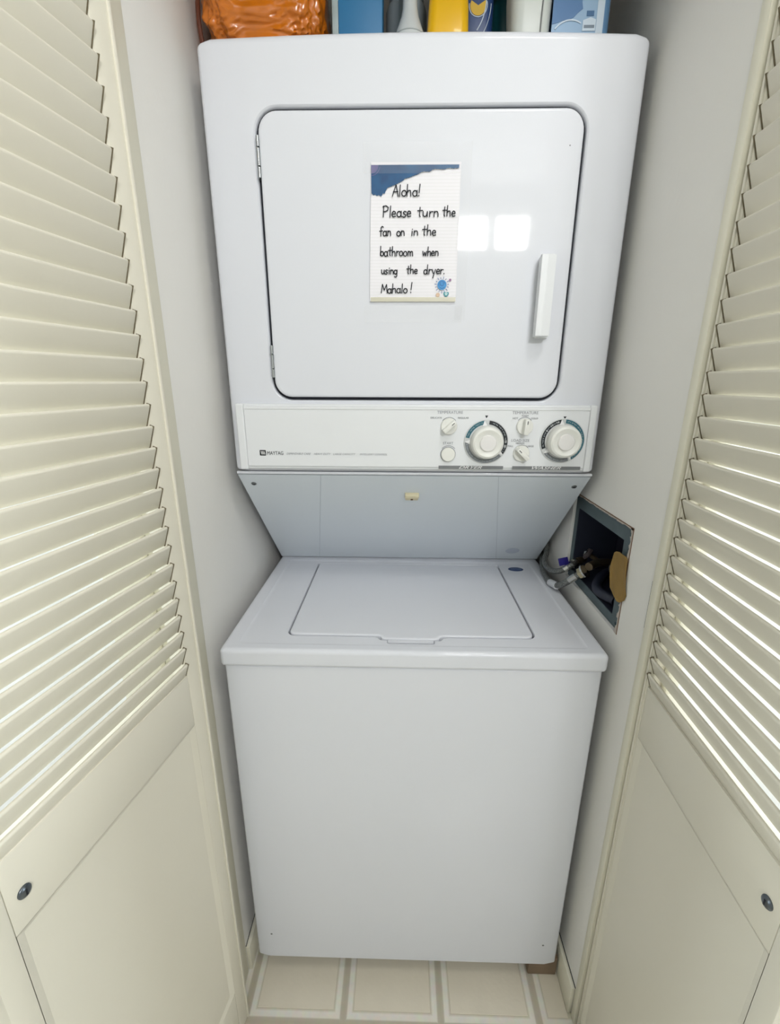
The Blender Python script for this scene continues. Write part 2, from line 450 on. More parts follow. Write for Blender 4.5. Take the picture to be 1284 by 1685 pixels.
b = BM(); loft(b, [xz(dout(.0046), .0060), xz(dout(.0046), .0219)]); P('door_gap_shade', b, DARKGAP)  # near-black ring paints the shade in the gap round the door
b = BM()
loft(b, [xz(dout(0), .020), xz(dout(0), -.0010), xz(dout(-.0006), -.0026), xz(dout(-.0020), -.0038), xz(dout(-.0045), -.0042), xz(dout(-.0070), -.0042)])
DOOR = P('dryer_door', b, ENAMEL)
# corner bevel stripes pressed down both sides of the front
# hinges
for z0, z1 in ((1.636, 1.694), (1.329, 1.384)):
    h = BM(); box(h, -.2585, -.2555, -.002, .010, z0, z1, .0012)
    hinge = P('hinge', h, CHROME)
    for k, (a0, a1) in enumerate(((0, .27), (.285, .715), (.73, 1.0))):
        h = BM(); lathe(h, [(.0001, z0 + (z1 - z0) * a0), (.0026, z0 + (z1 - z0) * a0 + .0006), (.0026, z0 + (z1 - z0) * a1 - .0006), (.0001, z0 + (z1 - z0) * a1)], (-.2552, -.0030, 0), 'Z', 14)
        P('hinge_knuckle', h, CHROME, hinge)
# handle: folded bar with a shaded undercut on its left
hx0, hz1 = F(.208, 1.5275, -.010); hx1, hz0 = F(.2325, 1.3975, -.010)
b = BM(); box(b, hx0 - .0005, hx1 - .002, -.010, -.004, hz0 - .001, hz1 + .001, .0015); hp = P('handle', b, PLAST)
x0, z1 = F(.2078, 1.5276, -.031); x1, z0 = F(.2328, 1.4000, -.031)
b = BM()
prof = [(x0, -.0325), (x0 + .0105, -.0325), (x1, -.0300), (x1 + .0005, -.0080), (x0 + .0022, -.0080), (x0 + .0016, -.0290)]
loft(b, [[(p[0], p[1], z0) for p in prof], [(p[0], p[1], z1) for p in prof]])
bmesh.ops.bevel(b, geom=b.edges[:], offset=.0007, segments=2, affect='EDGES')
P('handle_grip', b, PLAST, hp)
# tiny pock mark on the door
b = BM(); disc(b, .2345, 1.677, .0010, -.0045, .0006, 10); P('chip', b, GREYP)

# console: frame with end caps and an inset panel
YC = -.0125
def FC(x, z, y=YC): return F(x, z, y)
bx0, bz0 = FC(-.332, 1.1605); bx1, bz1 = FC(.334, 1.2825)
b = BM(); box(b, bx0, bx1, -.0095, .004, bz0, bz1, .0035, 3); P('console_frame', b, PLAST)
for xa, xb in ((-.332, -.3165), (.3215, .334)):
    a0, _ = FC(xa, 1.2); a1, _ = FC(xb, 1.2)
    b = BM(); box(b, a0, a1, -.0138, -.002, bz0 - .0005, bz1 + .0005, .0028, 3); P('end_cap', b, PLAST)
px0, pz0 = FC(-.3158, 1.1625); px1, pz1 = FC(.3208, 1.2795)
b = BM()
prof = [(-.004, pz0), (-.0085, pz0 + .0012), (YC + .0006, pz0 + .0045), (YC, pz0 + .0062), (YC, pz1 - .0062), (YC - .0012, pz1 - .0054), (YC - .0012, pz1 - .0010), (YC + .001, pz1), (-.004, pz1)]
loft(b, [[(px0, p[0], p[1]) for p in prof], [(px1, p[0], p[1]) for p in prof]])
CON = P('console_panel', b, PLAST, smooth=25)
YP = YC - .0004
def ctext(s, x, z, size, m, **k):
    X, Z = FC(x, z); X2 = X
    return text(k.pop('nm', 'lettering'), s, X, Z, YP + 0, size * .985, m, None, **k)
def adopt(o, parent=CON):
    o.data.transform(OFF); o.parent = parent; return o
for s, x, z, sz, m, kw in (
        ('TEMPERATURE', .0659, 1.2690, .0072, LIGHTP, {}), ('DELICATE', .0405, 1.2592, .0047, GREYP, {}), ('REGULAR', .0905, 1.2592, .0047, GREYP, {}),
        ('START', .0645, 1.2125, .0066, LIGHTP, {}),
        ('TEMPERATURE', .2036, 1.2690, .0072, LIGHTP, {}), ('HOT', .1858, 1.2590, .0047, GREYP, {}), ('WARM', .2034, 1.2636, .0042, GREYP, {}), ('COLD', .2210, 1.2590, .0047, GREYP, {}),
        ('LOAD SIZE', .1985, 1.2185, .0070, LIGHTP, {}), ('SMALL', .1800, 1.2080, .0045, GREYP, {}), ('MEDIUM', .1985, 1.2133, .0042, GREYP, {}), ('LARGE', .2175, 1.2080, .0045, GREYP, {}),
        ('MAYTAG', -.2788, 1.1915, .0098, BLACKP, dict(align='LEFT')),
        ('DEPENDABLE CARE', -.2415, 1.1907, .0052, LIGHTP, dict(align='LEFT', shear=.35)),
        ('HEAVY DUTY', -.1895, 1.1906, .0052, LIGHTP, dict(align='LEFT', shear=.35)),
        ('LARGE CAPACITY', -.1525, 1.1905, .0052, LIGHTP, dict(align='LEFT', shear=.35)),
        ('INTELLIDRY CONTROL', -.1020, 1.1904, .0050, LIGHTP, dict(align='LEFT', shear=.35))):
    o = ctext(s, x, z, sz, m, sx=(1.0 if s != 'MAYTAG' else .80), **kw)
    adopt(o)
# fit the printed slogans to their measured widths is done by size; the two grey bars:
for s, xa, xb in (('DRYER', .0483, .1703), ('WASHER', .1876, .3155)):
    X0, Z0 = FC(xa, 1.1638); X1, Z1 = FC(xb, 1.1702)
    b = BM(); flatpoly(b, [(X0, Z0), (X1, Z0), (X1, Z1), (X0, Z1)], YP); bar = P('name_bar', b, GREYP, smooth=0)
    adopt(text('lettering', s, (X0 + X1) / 2 - .002, (Z0 + Z1) / 2, YP - .0003, .0074, WHITEP, None, shear=.45, sx=1.9), bar)
# logo badge: black rounded square with white slanted strokes
X, Z = FC(-.2866, 1.1922)
b = BM(); flatpoly(b, rrect(X - .0058, X + .0058, Z - .0052, Z + .0052, .0012, 3), YP); lg = P('logo_badge', b, BLACKP, smooth=0)
b = BM()
for k in range(3):
    xx = X - .0036 + k * .0026
    flatpoly(b, [(xx, Z + .003), (xx + .0013, Z + .003), (xx + .0028, Z - .003), (xx + .0015, Z - .003)], YP - .0003)
P('logo_mark', b, WHITEP, lg, 0)
# pointers above the dials
for x, z in ((.1331, 1.2615), (.2762, 1.2605)):
    X, Z = FC(x, z); b = BM(); flatpoly(b, [(X - .0027, Z + .0024), (X + .0027, Z + .0024), (X, Z - .0026)], YP); P('pointer', b, BLACKP, CON, 0)
# index arcs over the small selectors
for x, z in ((.0648, 1.2433), (.0655, 1.1913), (.2036, 1.2442), (.2024, 1.1934)):
    X, Z = FC(x, z); b = BM(); arc(b, X, Z + .001, .0152, .0160, 40, 140, YP, n=12); P('index_arc', b, GREYP, CON, 0)
def selector(x, z, ang):
    X, Z = FC(x, z)
    b = BM(); lathe(b, [(.0001, 0), (.0150, 0), (.0150, .002), (.0146, .0045), (.0138, .0055), (.0001, .0056)], (X, YC, Z), 'Y', 32)
    k = P('selector_knob', b, KNOBM)
    b = BM()
    # raised wedge grip across the knob
    box(b, -.0042, .0042, -.0150, .001, -.0138, .0138, .0016, 2)
    b.transform(Matrix.Translation((X, YC - .004, Z)) @ Matrix.Rotation(-R(ang), 4, 'Y'))
    P('grip', b, KNOBM, k)
    b = BM(); box(b, -.0006, .0006, -.0156, -.0148, .005, .011)
    b.transform(Matrix.Translation((X, YC - .004, Z)) @ Matrix.Rotation(-R(ang), 4, 'Y'))
    P('index_mark', b, BLACKP, k, 0)
selector(.0645, 1.2440, -48); selector(.2040, 1.2445, -4); selector(.2018, 1.1950, 46)
X, Z = FC(.0650, 1.1920)
b = BM(); lathe(b, [(.0001, 0), (.0128, 0), (.0128, .006), (.0118, .0072), (.0001, .0078)], (X, YC, Z), 'Y', 32); P('start_button', b, KNOBM)
b = BM(); lathe(b, [(.0001, 0), (.0142, 0), (.0140, .0008), (.0001, .0009)], (X, YC, Z), 'Y', 32); P('button_collar', b, LIGHTP)
def dial(x, z, segs, nums):
    X, Z = FC(x, z)
    b = BM(); lathe(b, [(.0001, 0), (.0405, 0), (.0405, .002), (.0395, .0028), (.0001, .0030)], (X, YC, Z), 'Y', 64)
    d = P('timer_dial', b, mat('dial_skirt', (206, 208, 208), .35))
    for m, a0, a1 in segs:
        b = BM(); arc(b, X, Z, .0320, .0388, a0, a1, YC - .0034, n=max(4, int(abs(a1 - a0) / 5))); P('scale_band', b, m, d, 0)
    # fine tick print between the words of the scale
    b = BM()
    for m, a0, a1 in segs:
        k = 0; a = a0 + 7
        while a < a1 - 6:
            arc(b, X, Z, .0343 + .0006 * (k % 3), .0366 - .0004 * (k % 2), a, a + 1.6, YC - .0038, n=1)
            a += 3.4 if k % 5 else 6.5; k += 1
    for a in nums:
        pass
    P('scale_print', b, mat('scale_print_pale', (170, 178, 180), .5), d, 0)
    for s, a in nums:
        rr = .0354; o = text('numeral', s, X + rr * math.cos(R(a)), Z + rr * math.sin(R(a)), YC - .0042, .0050, WHITEP, None, rot=R(a - 90))
        adopt(o, d)
    # white arrow points at the breaks between bands
    for m, a0, a1 in segs:
        for a in (a0,):
            b = BM(); q = R(a); t = Vector((-math.sin(q), math.cos(q))); e = Vector((math.cos(q), math.sin(q)))
            c0 = Vector((X, Z)) + e * .0295
            flatpoly(b, [tuple(c0 - t * .0042), tuple(c0 + t * .0042), tuple(Vector((X, Z)) + e * .0392)], YC - .0040)
            P('arrow_print', b, WHITEP, d, 0)
    # knob: wide ivory ring with a dished face and a centre button
    b = BM(); lathe(b, [(.0001, .002), (.0292, .002), (.0296, .010), (.0290, .018), (.0272, .0226), (.0240, .0246), (.0205, .0238), (.0165, .0212), (.0001, .0210)], (X, YC, Z), 'Y', 56)
    P('knob', b, KNOBM, d)
    b = BM(); lathe(b, [(.0001, .020), (.0146, .020), (.0146, .0238), (.0136, .0250), (.0001, .0254)], (X, YC, Z), 'Y', 40)
    P('knob_centre', b, mat('knob_centre_plastic', (232, 230, 228), .4), d)
dial(.1348, 1.2158, [(TEALP, 98, 168), (BLACKP, -36, 84), (mat('scale_grey', (126, 130, 134), .5), 180, 318)], [('10', 3), ('20', -12)])
dial(.2755, 1.2185, [(BLACKP, 98, 203), (TEALP, -62, 86), (mat('scale_grey', (126, 130, 134), .5), 215, 292)], [('6', 149), ('10', 129), ('14', 111)])

# splash shield under the dryer: sloping panel with folded sides
SZ0, SY1, SZ1 = 1.1505, .262, .8705
def SP(x, u, off=0.0):      # u 0..1 down the slope
    n = Vector((0, -(1.1505 - .8705), -.262)).normalized()
    return Vector((x, SY1 * u + .004, SZ0 + (SZ1 - SZ0) * u)) + n * off
b = BM()
cross = [SP(0, 0), SP(0, 1), Vector((0, .60, SZ1)), Vector((0, .60, SZ0))]
loft(b, [[(-HW + .001, p.y, p.z) for p in cross], [(HW - .001, p.y, p.z) for p in cross]])
bmesh.ops.bevel(b, geom=[e for e in b.edges], offset=.0022, segments=2, affect='EDGES')
P('splash_shield', b, ENAMEL_D)
# folded top lip and two pressed seams
b = BM(); box(b, -HW + .002, HW - .002, .001, .010, 1.1508, 1.1560, .0015); P('shield_lip', b, ENAMEL)
sn_ = Vector((0, -(1.1505 - .8705), -.262)).normalized()
def on_slope(bm):           # local: x, slope-down = -z, outwards = -y
    dn = Vector((0, .262, -.28)).normalized()
    M = Matrix((Vector((1, 0, 0)), -sn_, -dn)).transposed().to_4x4()
    return M
for xa, xb in ((-.179, -.238), (.165, .233)):
    b = BM()
    A, B = SP(xa, .01, .0002), SP(xb, .995, .0002)
    w = Vector((.0005, 0, 0)); o3 = sn_ * .0004
    vs = [A - w, A + w, B + w, B - w]
    a_ = [b.verts.new(v + o3) for v in vs]; c_ = [b.verts.new(v - o3 * 2) for v in vs]
    b.faces.new(a_); b.faces.new(c_[::-1])
    for i in range(4): b.faces.new((a_[i], c_[i], c_[(i + 1) % 4], a_[(i + 1) % 4]))
    P('shield_seam', b, mat('seam_grey', (196, 203, 210), .5), LC, 0)
M0 = on_slope(None)
for x, u in ((-.318, .088), (.320, .092)):
    b = BM(); lathe(b, [(.0001, -.001), (.0052, -.001), (.0052, .0006), (.0040, .0016), (.0001, .0018)], (0, 0, 0), 'Y', 18)
    Mx = M0.copy(); Mx.translation = SP(x, u); b.transform(Mx); sc = P('screw', b, mat('dull_screw', (120, 124, 126), .45, metal=.7))
    b = BM(); box(b, -.0032, .0032, -.0024, -.0016, -.0006, .0006); b.transform(Mx); P('screw_slot', b, DARKGAP, sc)
# ivory catch clip
b = BM(); box(b, -.0145, .0145, -.0085, .001, .0010, .0125, .0018); box(b, -.0135, .0135, -.0045, .001, -.0110, .0015, .0014)
Mx = M0.copy(); Mx.translation = SP(0.0, .195); b.transform(Mx); cl = P('catch_clip', b, mat('ivory_clip', (226, 216, 182), .45))
b = BM(); box(b, -.0025, .0025, -.0052, -.0040, -.0095, -.0045, .0004); b.transform(Mx); P('clip_notch', b, mat('clip_brown', (120, 96, 70), .6), cl)
# faint round stamp low on the shield
b = BM()
lathe(b, [(.0001, -.0002), (.0160, -.0002), (.0160, .0002), (.0001, .0003)], (0, 0, 0), 'Y', 32, 1.1)
Mx = M0.copy(); Mx.translation = SP(.265, .865); b.transform(Mx); P('round_stamp', b, mat('stamp_grey', (196, 204, 216), .6), LC, 0)

# washer cabinet, waist to floor
b = cabinet(HW - .0035, -.1575, .50, .0585, .8335, .004, .0012, .0270, .0050, .0070)
wc = mesh_from('washer_cabinet', b, 11)
P('washer_cabinet', wc, ENAMEL)
for x, y in ((-.26, -.05), (-.26, .44), (.27, .44)):
    if True:
        b = BM(); lathe(b, [(.0001, .0012), (.019, .0012), (.019, .008), (.007, .014), (.006, .062), (.0001, .062)], (x, y, 0), 'Z', 20)
        P('leveling_foot', b, mat('black_rubber', (34, 34, 36), .7))
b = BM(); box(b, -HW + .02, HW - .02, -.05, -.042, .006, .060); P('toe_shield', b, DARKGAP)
for x, z in ((-.3031, .1323), (.3039, .1216)):
    b = BM(); lathe(b, [(.0001, -.0005), (.0024, -.0005), (.0024, .0006), (.0001, .0010)], (x, -.1571, z), 'Y', 12); P('screw', b, mat('dull_screw', (120, 124, 126), .45, metal=.7))
# washer top with sunken deck and pocket for the lid
ZL = .8694
b = BM(); box(b, -HW, HW, -.1623, .50, .8330, ZL, .0085, 4); top = mesh_from('washer_top', b)
c1 = BM(); loft(c1, [xy(rrect(-.318, .318, -.146, .252, .010, 4), ZL + .002), xy(rrect(-.314, .314, -.142, .248, .008, 4), ZL - .0002), xy(rrect(-.308, .308, -.136, .240, .008, 4), ZL - .0024)])
ZD = ZL - .0024
def lid_outline(o, tab_y=-.1175):
    """clockwise lid outline grown by o, with the lip at the front"""
    x0, x1, y0, y1, r = -.2312 - o, .2275 + o, -.1065 - o, .2265 + o, .014 + o
    pts = []
    for cx, cy, a0 in ((x1 - r, y0 + r, 0), ):
        for i in range(7):
            a = R(-0 - 90 * i / 6); pts.append((cx + r * math.cos(a), cy + r * math.sin(a)))
    ty = tab_y - o
    for dx, f in ((.0620 + o, 0.0), (.0555 + o, .25), (.0530 + o, .75), (.0470 + o, 1.0)): pts.append((-.0025 + dx, y0 + (ty - y0) * f))
    for dx, f in ((.0470 + o, 1.0), (.0530 + o, .75), (.0555 + o, .25), (.0620 + o, 0.0)): pts.append((-.0025 - dx, y0 + (ty - y0) * f))
    for i in range(7):
        a = R(-90 - 90 * i / 6); pts.append((x0 + r + r * math.cos(a), y0 + r + r * math.sin(a)))
    pts += [(x0, y1 - .003), (x0 + .003, y1), (x1 - .003, y1), (x1, y1 - .003)]
    return pts
c2 = BM(); loft(c2, [xy(lid_outline(.0052), ZL + .003), xy(lid_outline(.0048), ZD + .0001), xy(lid_outline(.0036), ZD - .0014), xy(lid_outline(.0030), ZD - .004), xy(lid_outline(.0030), ZD - .016)])
# finger recess in front of the lip
c3 = BM(); loft(c3, [xy(rrect(-.0475, .0430, -.1345, -.112, .006, 4), ZL + .003), xy(rrect(-.0455, .0410, -.1325, -.112, .005, 4), ZD - .001), xy(rrect(-.0450, .0405, -.1320, -.112, .005, 4), ZD - .014)])
top = boolean(top, [mesh_from('c', c1), mesh_from('c', c2), mesh_from('c', c3)])
P('washer_top', top, ENAMEL)
b = BM()
loft(b, [xy(lid_outline(0), ZD - .013), xy(lid_outline(0), ZD - .0012), xy(lid_outline(-.0005), ZD + .0004), xy(lid_outline(-.0018), ZD + .0015), xy(lid_outline(-.0045), ZD + .0019)])
LID = P('washer_lid', b, ENAMEL)
b = BM(); box(b, -.0445, .0400, -.1268, -.1180, ZD - .0135, ZD - .0008, .0010); P('finger_lip', b, ENAMEL)
b = BM(); box(b, -.0440, .0395, -.1318, -.1270, ZD - .0138, ZD - .0042); P('recess_shade_strip', b, DARKGAP)  # near-black strip paints the shade deep in the finger recess
# blue oval badge on the deck
b = BM(); lathe(b, [(.0001, -.0001), (.0190, 0), (.0188, .0006), (.0001, .0008)], (.271, .2072, ZD), 'Z', 36)
for v in b.verts: v.co.y = .2072 + (v.co.y - .2072) * .62
bd = P('oval_badge', b, mat('badge_navy', (34, 62, 112), .4))
c = bpy.data.curves.new('t', 'FONT'); c.body = 'MAYTAG'; c.size = .0062; c.align_x = 'CENTER'; c.align_y = 'CENTER'; c.extrude = .0001
t = bpy.data.objects.new('t', c); COL.objects.link(t); dg = bpy.context.evaluated_depsgraph_get(); dg.update()
me = bpy.data.meshes.new_from_object(t.evaluated_get(dg)); bpy.data.objects.remove(t)
me.transform(Matrix.Translation((.271, .2072, ZD + .0010))); me.materials.clear(); me.materials.append(mat('badge_text', (150, 170, 205), .5))
P('lettering', me, None, bd)

# ================================================================== the taped note
NY = -.0060
NOTE = thing('note', 'handwritten white note with torn blue corner taped to dryer door', 'note', loc=(0, NY, 1.45))
NOFF = Matrix.Translation((0, -NY, -1.45))
def NP(name, bm, m, parent=NOTE, smooth=0):
    bm.transform(NOFF); return obj(name, bm, m, parent, smooth)
def paper_mat():
    m = bpy.data.materials.new('ruled_paper'); m.use_nodes = True; nt = m.node_tree; b = nt.nodes['Principled BSDF']
    tc = nt.nodes.new('ShaderNodeTexCoord'); sp = nt.nodes.new('ShaderNodeSeparateXYZ'); nt.links.new(tc.outputs['Object'], sp.inputs[0])
    pp = nt.nodes.new('ShaderNodeMath'); pp.operation = 'PINGPONG'; pp.inputs[1].default_value = .0024; nt.links.new(sp.outputs[2], pp.inputs[0])
    ml = nt.nodes.new('ShaderNodeMath'); ml.operation = 'MULTIPLY'; ml.inputs[1].default_value = 400; nt.links.new(pp.outputs[0], ml.inputs[0])
    cr = nt.nodes.new('ShaderNodeValToRGB'); nt.links.new(ml.outputs[0], cr.inputs[0])
    cr.color_ramp.elements[0].position = .05; cr.color_ramp.elements[0].color = (*lin((229, 228, 230)), 1)
    cr.color_ramp.elements[1].position = .25; cr.color_ramp.elements[1].color = (*lin((238, 236, 240)), 1)
    nt.links.new(cr.outputs[0], b.inputs['Base Color']); b.inputs['Roughness'].default_value = .6
    return m
nx0, nx1, nz0, nz1 = -.0798, .0668, 1.4548, 1.6562
b = BM()
cols, rows = 10, 14; grid = []
for i in range(rows + 1):
    r_ = []
    for j in range(cols + 1):
        u, v = j / cols, i / rows
        x = nx0 + (nx1 - nx0) * u + (.004 * v * (1 - u)) ; z = nz0 + (nz1 - nz0) * v
        y = NY + .0008 - .0016 * (1 - u) ** 6 * (1 - abs(v - .4))
        r_.append(b.verts.new((x, y, z)))
    grid.append(r_)
for i in range(rows):
    for j in range(cols): b.faces.new((grid[i][j], grid[i][j + 1], grid[i + 1][j + 1], grid[i + 1][j]))
NP('paper', b, paper_mat(), smooth=35)
YT = NY - .0010
# torn-edged blue corner
edge = [(.0634, 1.6478), (.055, 1.6462), (.048, 1.6472), (.040, 1.6455), (.030, 1.6462), (.021, 1.6452), (.016, 1.6420), (.008, 1.6430), (.001, 1.6405), (-.006, 1.6380), (-.014, 1.6352), (-.021, 1.6335), (-.028, 1.6290), (-.034, 1.6262), (-.042, 1.6236), (-.049, 1.6212), (-.0530, 1.6160), (-.0545, 1.6128), (-.0572, 1.6132), (-.0600, 1.6085), (-.0640, 1.6108), (-.0668, 1.6092), (-.0690, 1.6118), (-.0725, 1.6100), (-.0752, 1.6135), (-.0757, 1.6088)]
jag = []
for i, p in enumerate(edge[:-1]):
    q = edge[i + 1]; jag.append(p)
    for k in (1, 2, 3):
        t_ = k / 4; jag.append((p[0] + (q[0] - p[0]) * t_, p[1] + (q[1] - p[1]) * t_ + random.uniform(-.0006, .0006)))
jag.append(edge[-1])
base = [(.0636, 1.6520)] + jag + [(-.0757, 1.6516)]
b = BM()
# strips downward from the straight top edge keep the polygon simple
tops = [(p[0], 1.6518) for p in jag]
for i in range(len(jag) - 1):
    flatpoly(b, [tops[i], jag[i], jag[i + 1], tops[i + 1]], YT)
m = bpy.data.materials.new('blue_watercolour_print'); m.use_nodes = True; nt = m.node_tree
n = nt.nodes.new('ShaderNodeTexNoise'); n.inputs['Scale'].default_value = 28; tc = nt.nodes.new('ShaderNodeTexCoord'); nt.links.new(tc.outputs['Object'], n.inputs['Vector'])
cr = nt.nodes.new('ShaderNodeValToRGB'); nt.links.new(n.outputs['Fac'], cr.inputs[0])
cr.color_ramp.elements[0].position = .38; cr.color_ramp.elements[0].color = (*lin((16, 66, 112)), 1)
cr.color_ramp.elements[1].position = .62; cr.color_ramp.elements[1].color = (*lin((18, 86, 132)), 1)
nt.links.new(cr.outputs[0], nt.nodes['Principled BSDF'].inputs['Base Color']); nt.nodes['Principled BSDF'].inputs['Roughness'].default_value = .55
NP('blue_corner', b, m)
b = BM(); arc(b, -.0757, 1.6516, 0, .0115, 270, 360, YT - .0002, n=8); arc(b, -.0757, 1.6516, 0.0135, .0145, 270, 350, YT - .0002, n=8); NP('violet_spot', b, mat('violet_print', (96, 92, 142), .6))

# handwriting with a stroke alphabet (x right, y up; x-height .5, cap height 1)
def ell(cx, cy, rx, ry, a0=0, a1=360, n=12):
    return [(cx + rx * math.cos(R(a0 + (a1 - a0) * i / n)), cy + ry * math.sin(R(a0 + (a1 - a0) * i / n))) for i in range(n + 1)]
G = {
 'A': (.50, [[(0, 0), (.24, .97), (.27, .97), (.46, 0)], [(.06, .38), (.42, .40)]]),
 'P': (.52, [[(.06, -.02), (.06, .95)], [(0, .90), (.25, .98), (.44, .82), (.40, .58), (.22, .46), (.06, .46)]]),
 'M': (.62, [[(0, 0), (.08, .95), (.28, .30), (.48, .93), (.58, 0)]]),
 'l': (.20, [[(.08, 1.0), (.07, 0)]]),
 'o': (.44, [ell(.20, .24, .18, .25, 80, 440)]),
 'h': (.44, [[(.04, 1.0), (.04, 0)], [(.04, .32), (.14, .48), (.28, .48), (.33, .3), (.34, 0)]]),
 'a': (.44, [ell(.18, .24, .17, .25, 60, 400), [(.35, .50), (.34, .12), (.40, 0)]]),
 '!': (.30, [[(.14, 1.02), (.11, .30)], [(.10, .06), (.105, .0)]]),
 'e': (.42, [[(.03, .24), (.33, .27), (.30, .44), (.17, .51), (.05, .38), (.03, .18), (.14, 0), (.34, .05)]]),
 's': (.38, [[(.30, .46), (.16, .52), (.06, .40), (.14, .28), (.28, .18), (.24, .03), (.10, -.02), (.02, .06)]]),
 't': (.36, [[(.15, .88), (.14, .12), (.20, 0)], [(-.02, .56), (.34, .58)]]),
 'u': (.46, [[(.03, .50), (.05, .12), (.16, 0), (.30, .10), (.34, .48)], [(.34, .48), (.36, 0)]]),
 'r': (.34, [[(.04, .50), (.05, 0)], [(.05, .30), (.15, .47), (.28, .46)]]),
 'n': (.44, [[(.04, .50), (.04, 0)], [(.04, .34), (.15, .49), (.28, .45), (.33, .25), (.34, 0)]]),
 'f': (.36, [[(.34, .92), (.22, 1.0), (.12, .88), (.12, 0)], [(-.03, .50), (.28, .54)]]),
 'i': (.20, [[(.08, .48), (.07, 0)], [(.08, .72), (.082, .68)]]),
 'b': (.44, [[(.04, 1.0), (.05, .02)], ell(.20, .22, .16, .24, 170, -180)]),
 'm': (.62, [[(.04, .50), (.04, 0)], [(.04, .34), (.13, .49), (.24, .44), (.27, 0)], [(.27, .34), (.37, .49), (.48, .44), (.52, 0)]]),
 'w': (.52, [[(0, .50), (.10, 0), (.22, .40), (.34, 0), (.44, .50)]]),
 'g': (.44, [ell(.17, .25, .16, .24, 60, 400), [(.34, .50), (.34, -.22), (.22, -.38), (.06, -.30)]]),
 'd': (.46, [ell(.17, .23, .16, .24, 40, 400), [(.35, 1.0), (.34, .10), (.38, 0)]]),
 'y': (.42, [[(.02, .50), (.16, .06)], [(.34, .50), (.12, -.42)]]),
 '.': (.18, [[(.05, .05), (.055, .0)]]),
 ':': (.16, [[(.05, .35), (.055, .31)], [(.05, .05), (.055, .0)]]),
 ' ': (.30, []),
}
def write(bm, s, x0, x1, zb, h, w=.00078, tilt=0.0):
    adv = sum(G[c][0] for c in s); k = (x1 - x0) / adv; x = x0
    for ch in s:
        jx, jz = random.uniform(-.02, .02), random.uniform(-.025, .025)
        for st in G[ch][1]:
            pts = [(x + (p[0] + jx + p[1] * .04) * k, zb + (p[1] + jz) * h + tilt * (x - x0)) for p in st]
            for a, c in zip(pts[:-1], pts[1:]):
                dx, dz = c[0] - a[0], c[1] - a[1]; L = math.hypot(dx, dz) or 1e-9
                ux, uz = -dz / L * w, dx / L * w
                flatpoly(bm, [(a[0] + ux, a[1] + uz), (a[0] - ux, a[1] - uz), (c[0] - ux, c[1] - uz), (c[0] + ux, c[1] + uz)], YT - .0002, .0002)
            for p in pts: disc(bm, p[0], p[1], w, YT - .0002, .0002, 7)
        x += G[ch][0] * k
for words in ([('Aloha!', -.0420, .0050, 1.6088, .0160)],
              [('Please', -.0575, -.0100, 1.5800, .0158), ('turn', -.0005, .0345, 1.5800, .0150), ('the', .0400, .0610, 1.5805, .0150)],
              [('fan', -.0625, -.0430, 1.5530, .0140), ('on', -.0350, -.0205, 1.5530, .0140), ('in', -.0110, .0015, 1.5535, .0130), ('the', .0080, .0310, 1.5535, .0150)],
              [('bathroom', -.0620, -.0065, 1.5235, .0140), ('when', .0085, .0360, 1.5240, .0130)],
              [('using', -.0605, -.0320, 1.4965, .0125), ('the', -.0175, .0015, 1.4970, .0130), ('dryer.', .0110, .0475, 1.4965, .0140)],
              [('Mahalo', -.0600, -.0150, 1.4675, .0140), ('!', -.0120, -.0050, 1.4680, .0155)]):
    b = BM()
    for wd in words: write(b, *wd)
    NP('handwriting', b, INK)
# blue sun-burst doodle, shell, heart
DX, DZ = .0425, 1.4800
b = BM(); disc(b, DX, DZ, .0078, YT, .0002, 24); dd = NP('doodle', b, mat('doodle_blue', (74, 150, 208), .6))
b = BM()
for k in range(15):
    a = 2 * PI * k / 15 + .1; r0, r1 = .0092, .0118 + .001 * (k % 2)
    e = Vector((math.cos(a), math.sin(a))); t_ = Vector((-e.y, e.x)) * .0004
    c0 = Vector((DX, DZ)); flatpoly(b, [tuple(c0 + e * r0 - t_), tuple(c0 + e * r0 + t_), tuple(c0 + e * r1 + t_), tuple(c0 + e * r1 - t_)], YT)
NP('doodle_rays', b, mat('doodle_navy', (52, 96, 160), .6), dd)
b = BM(); arc(b, DX, DZ, .0050, .0057, 20, 330, YT - .0002, n=14); arc(b, DX, DZ + .001, .0022, .0030, -150, 60, YT - .0002, n=10); flatpoly(b, [(DX - .003, DZ - .001), (DX - .0022, DZ - .001), (DX - .0022, DZ + .003), (DX - .003, DZ + .003)], YT - .0002)
NP('doodle_lines', b, mat('doodle_navy', (52, 96, 160), .6), dd)
b = BM(); hp_ = [(0, -.0050), (.0042, -.0010), (.0046, .0018), (.0028, .0034), (0, .0018), (-.0028, .0034), (-.0046, .0018), (-.0042, -.0010)]
flatpoly(b, [(.0500 + p[0], 1.4660 + p[1]) for p in hp_], YT); ht = NP('heart', b, mat('heart_teal', (70, 150, 160), .6))
b = BM(); flatpoly(b, [(.0500 + p[0] * .55, 1.4660 + p[1] * .55) for p in hp_], YT - .0002); NP('heart_centre', b, mat('heart_pale', (190, 214, 214), .6), ht)
b = BM(); disc(b, .0360, 1.4645, .0034, YT, .0002, 16); NP('shell', b, mat('shell_tan', (214, 186, 160), .6))
b = BM(); disc(b, .0560, 1.4875, .0020, YT, .0002, 12); NP('dot', b, mat('dot_mauve', (150, 110, 150), .6))
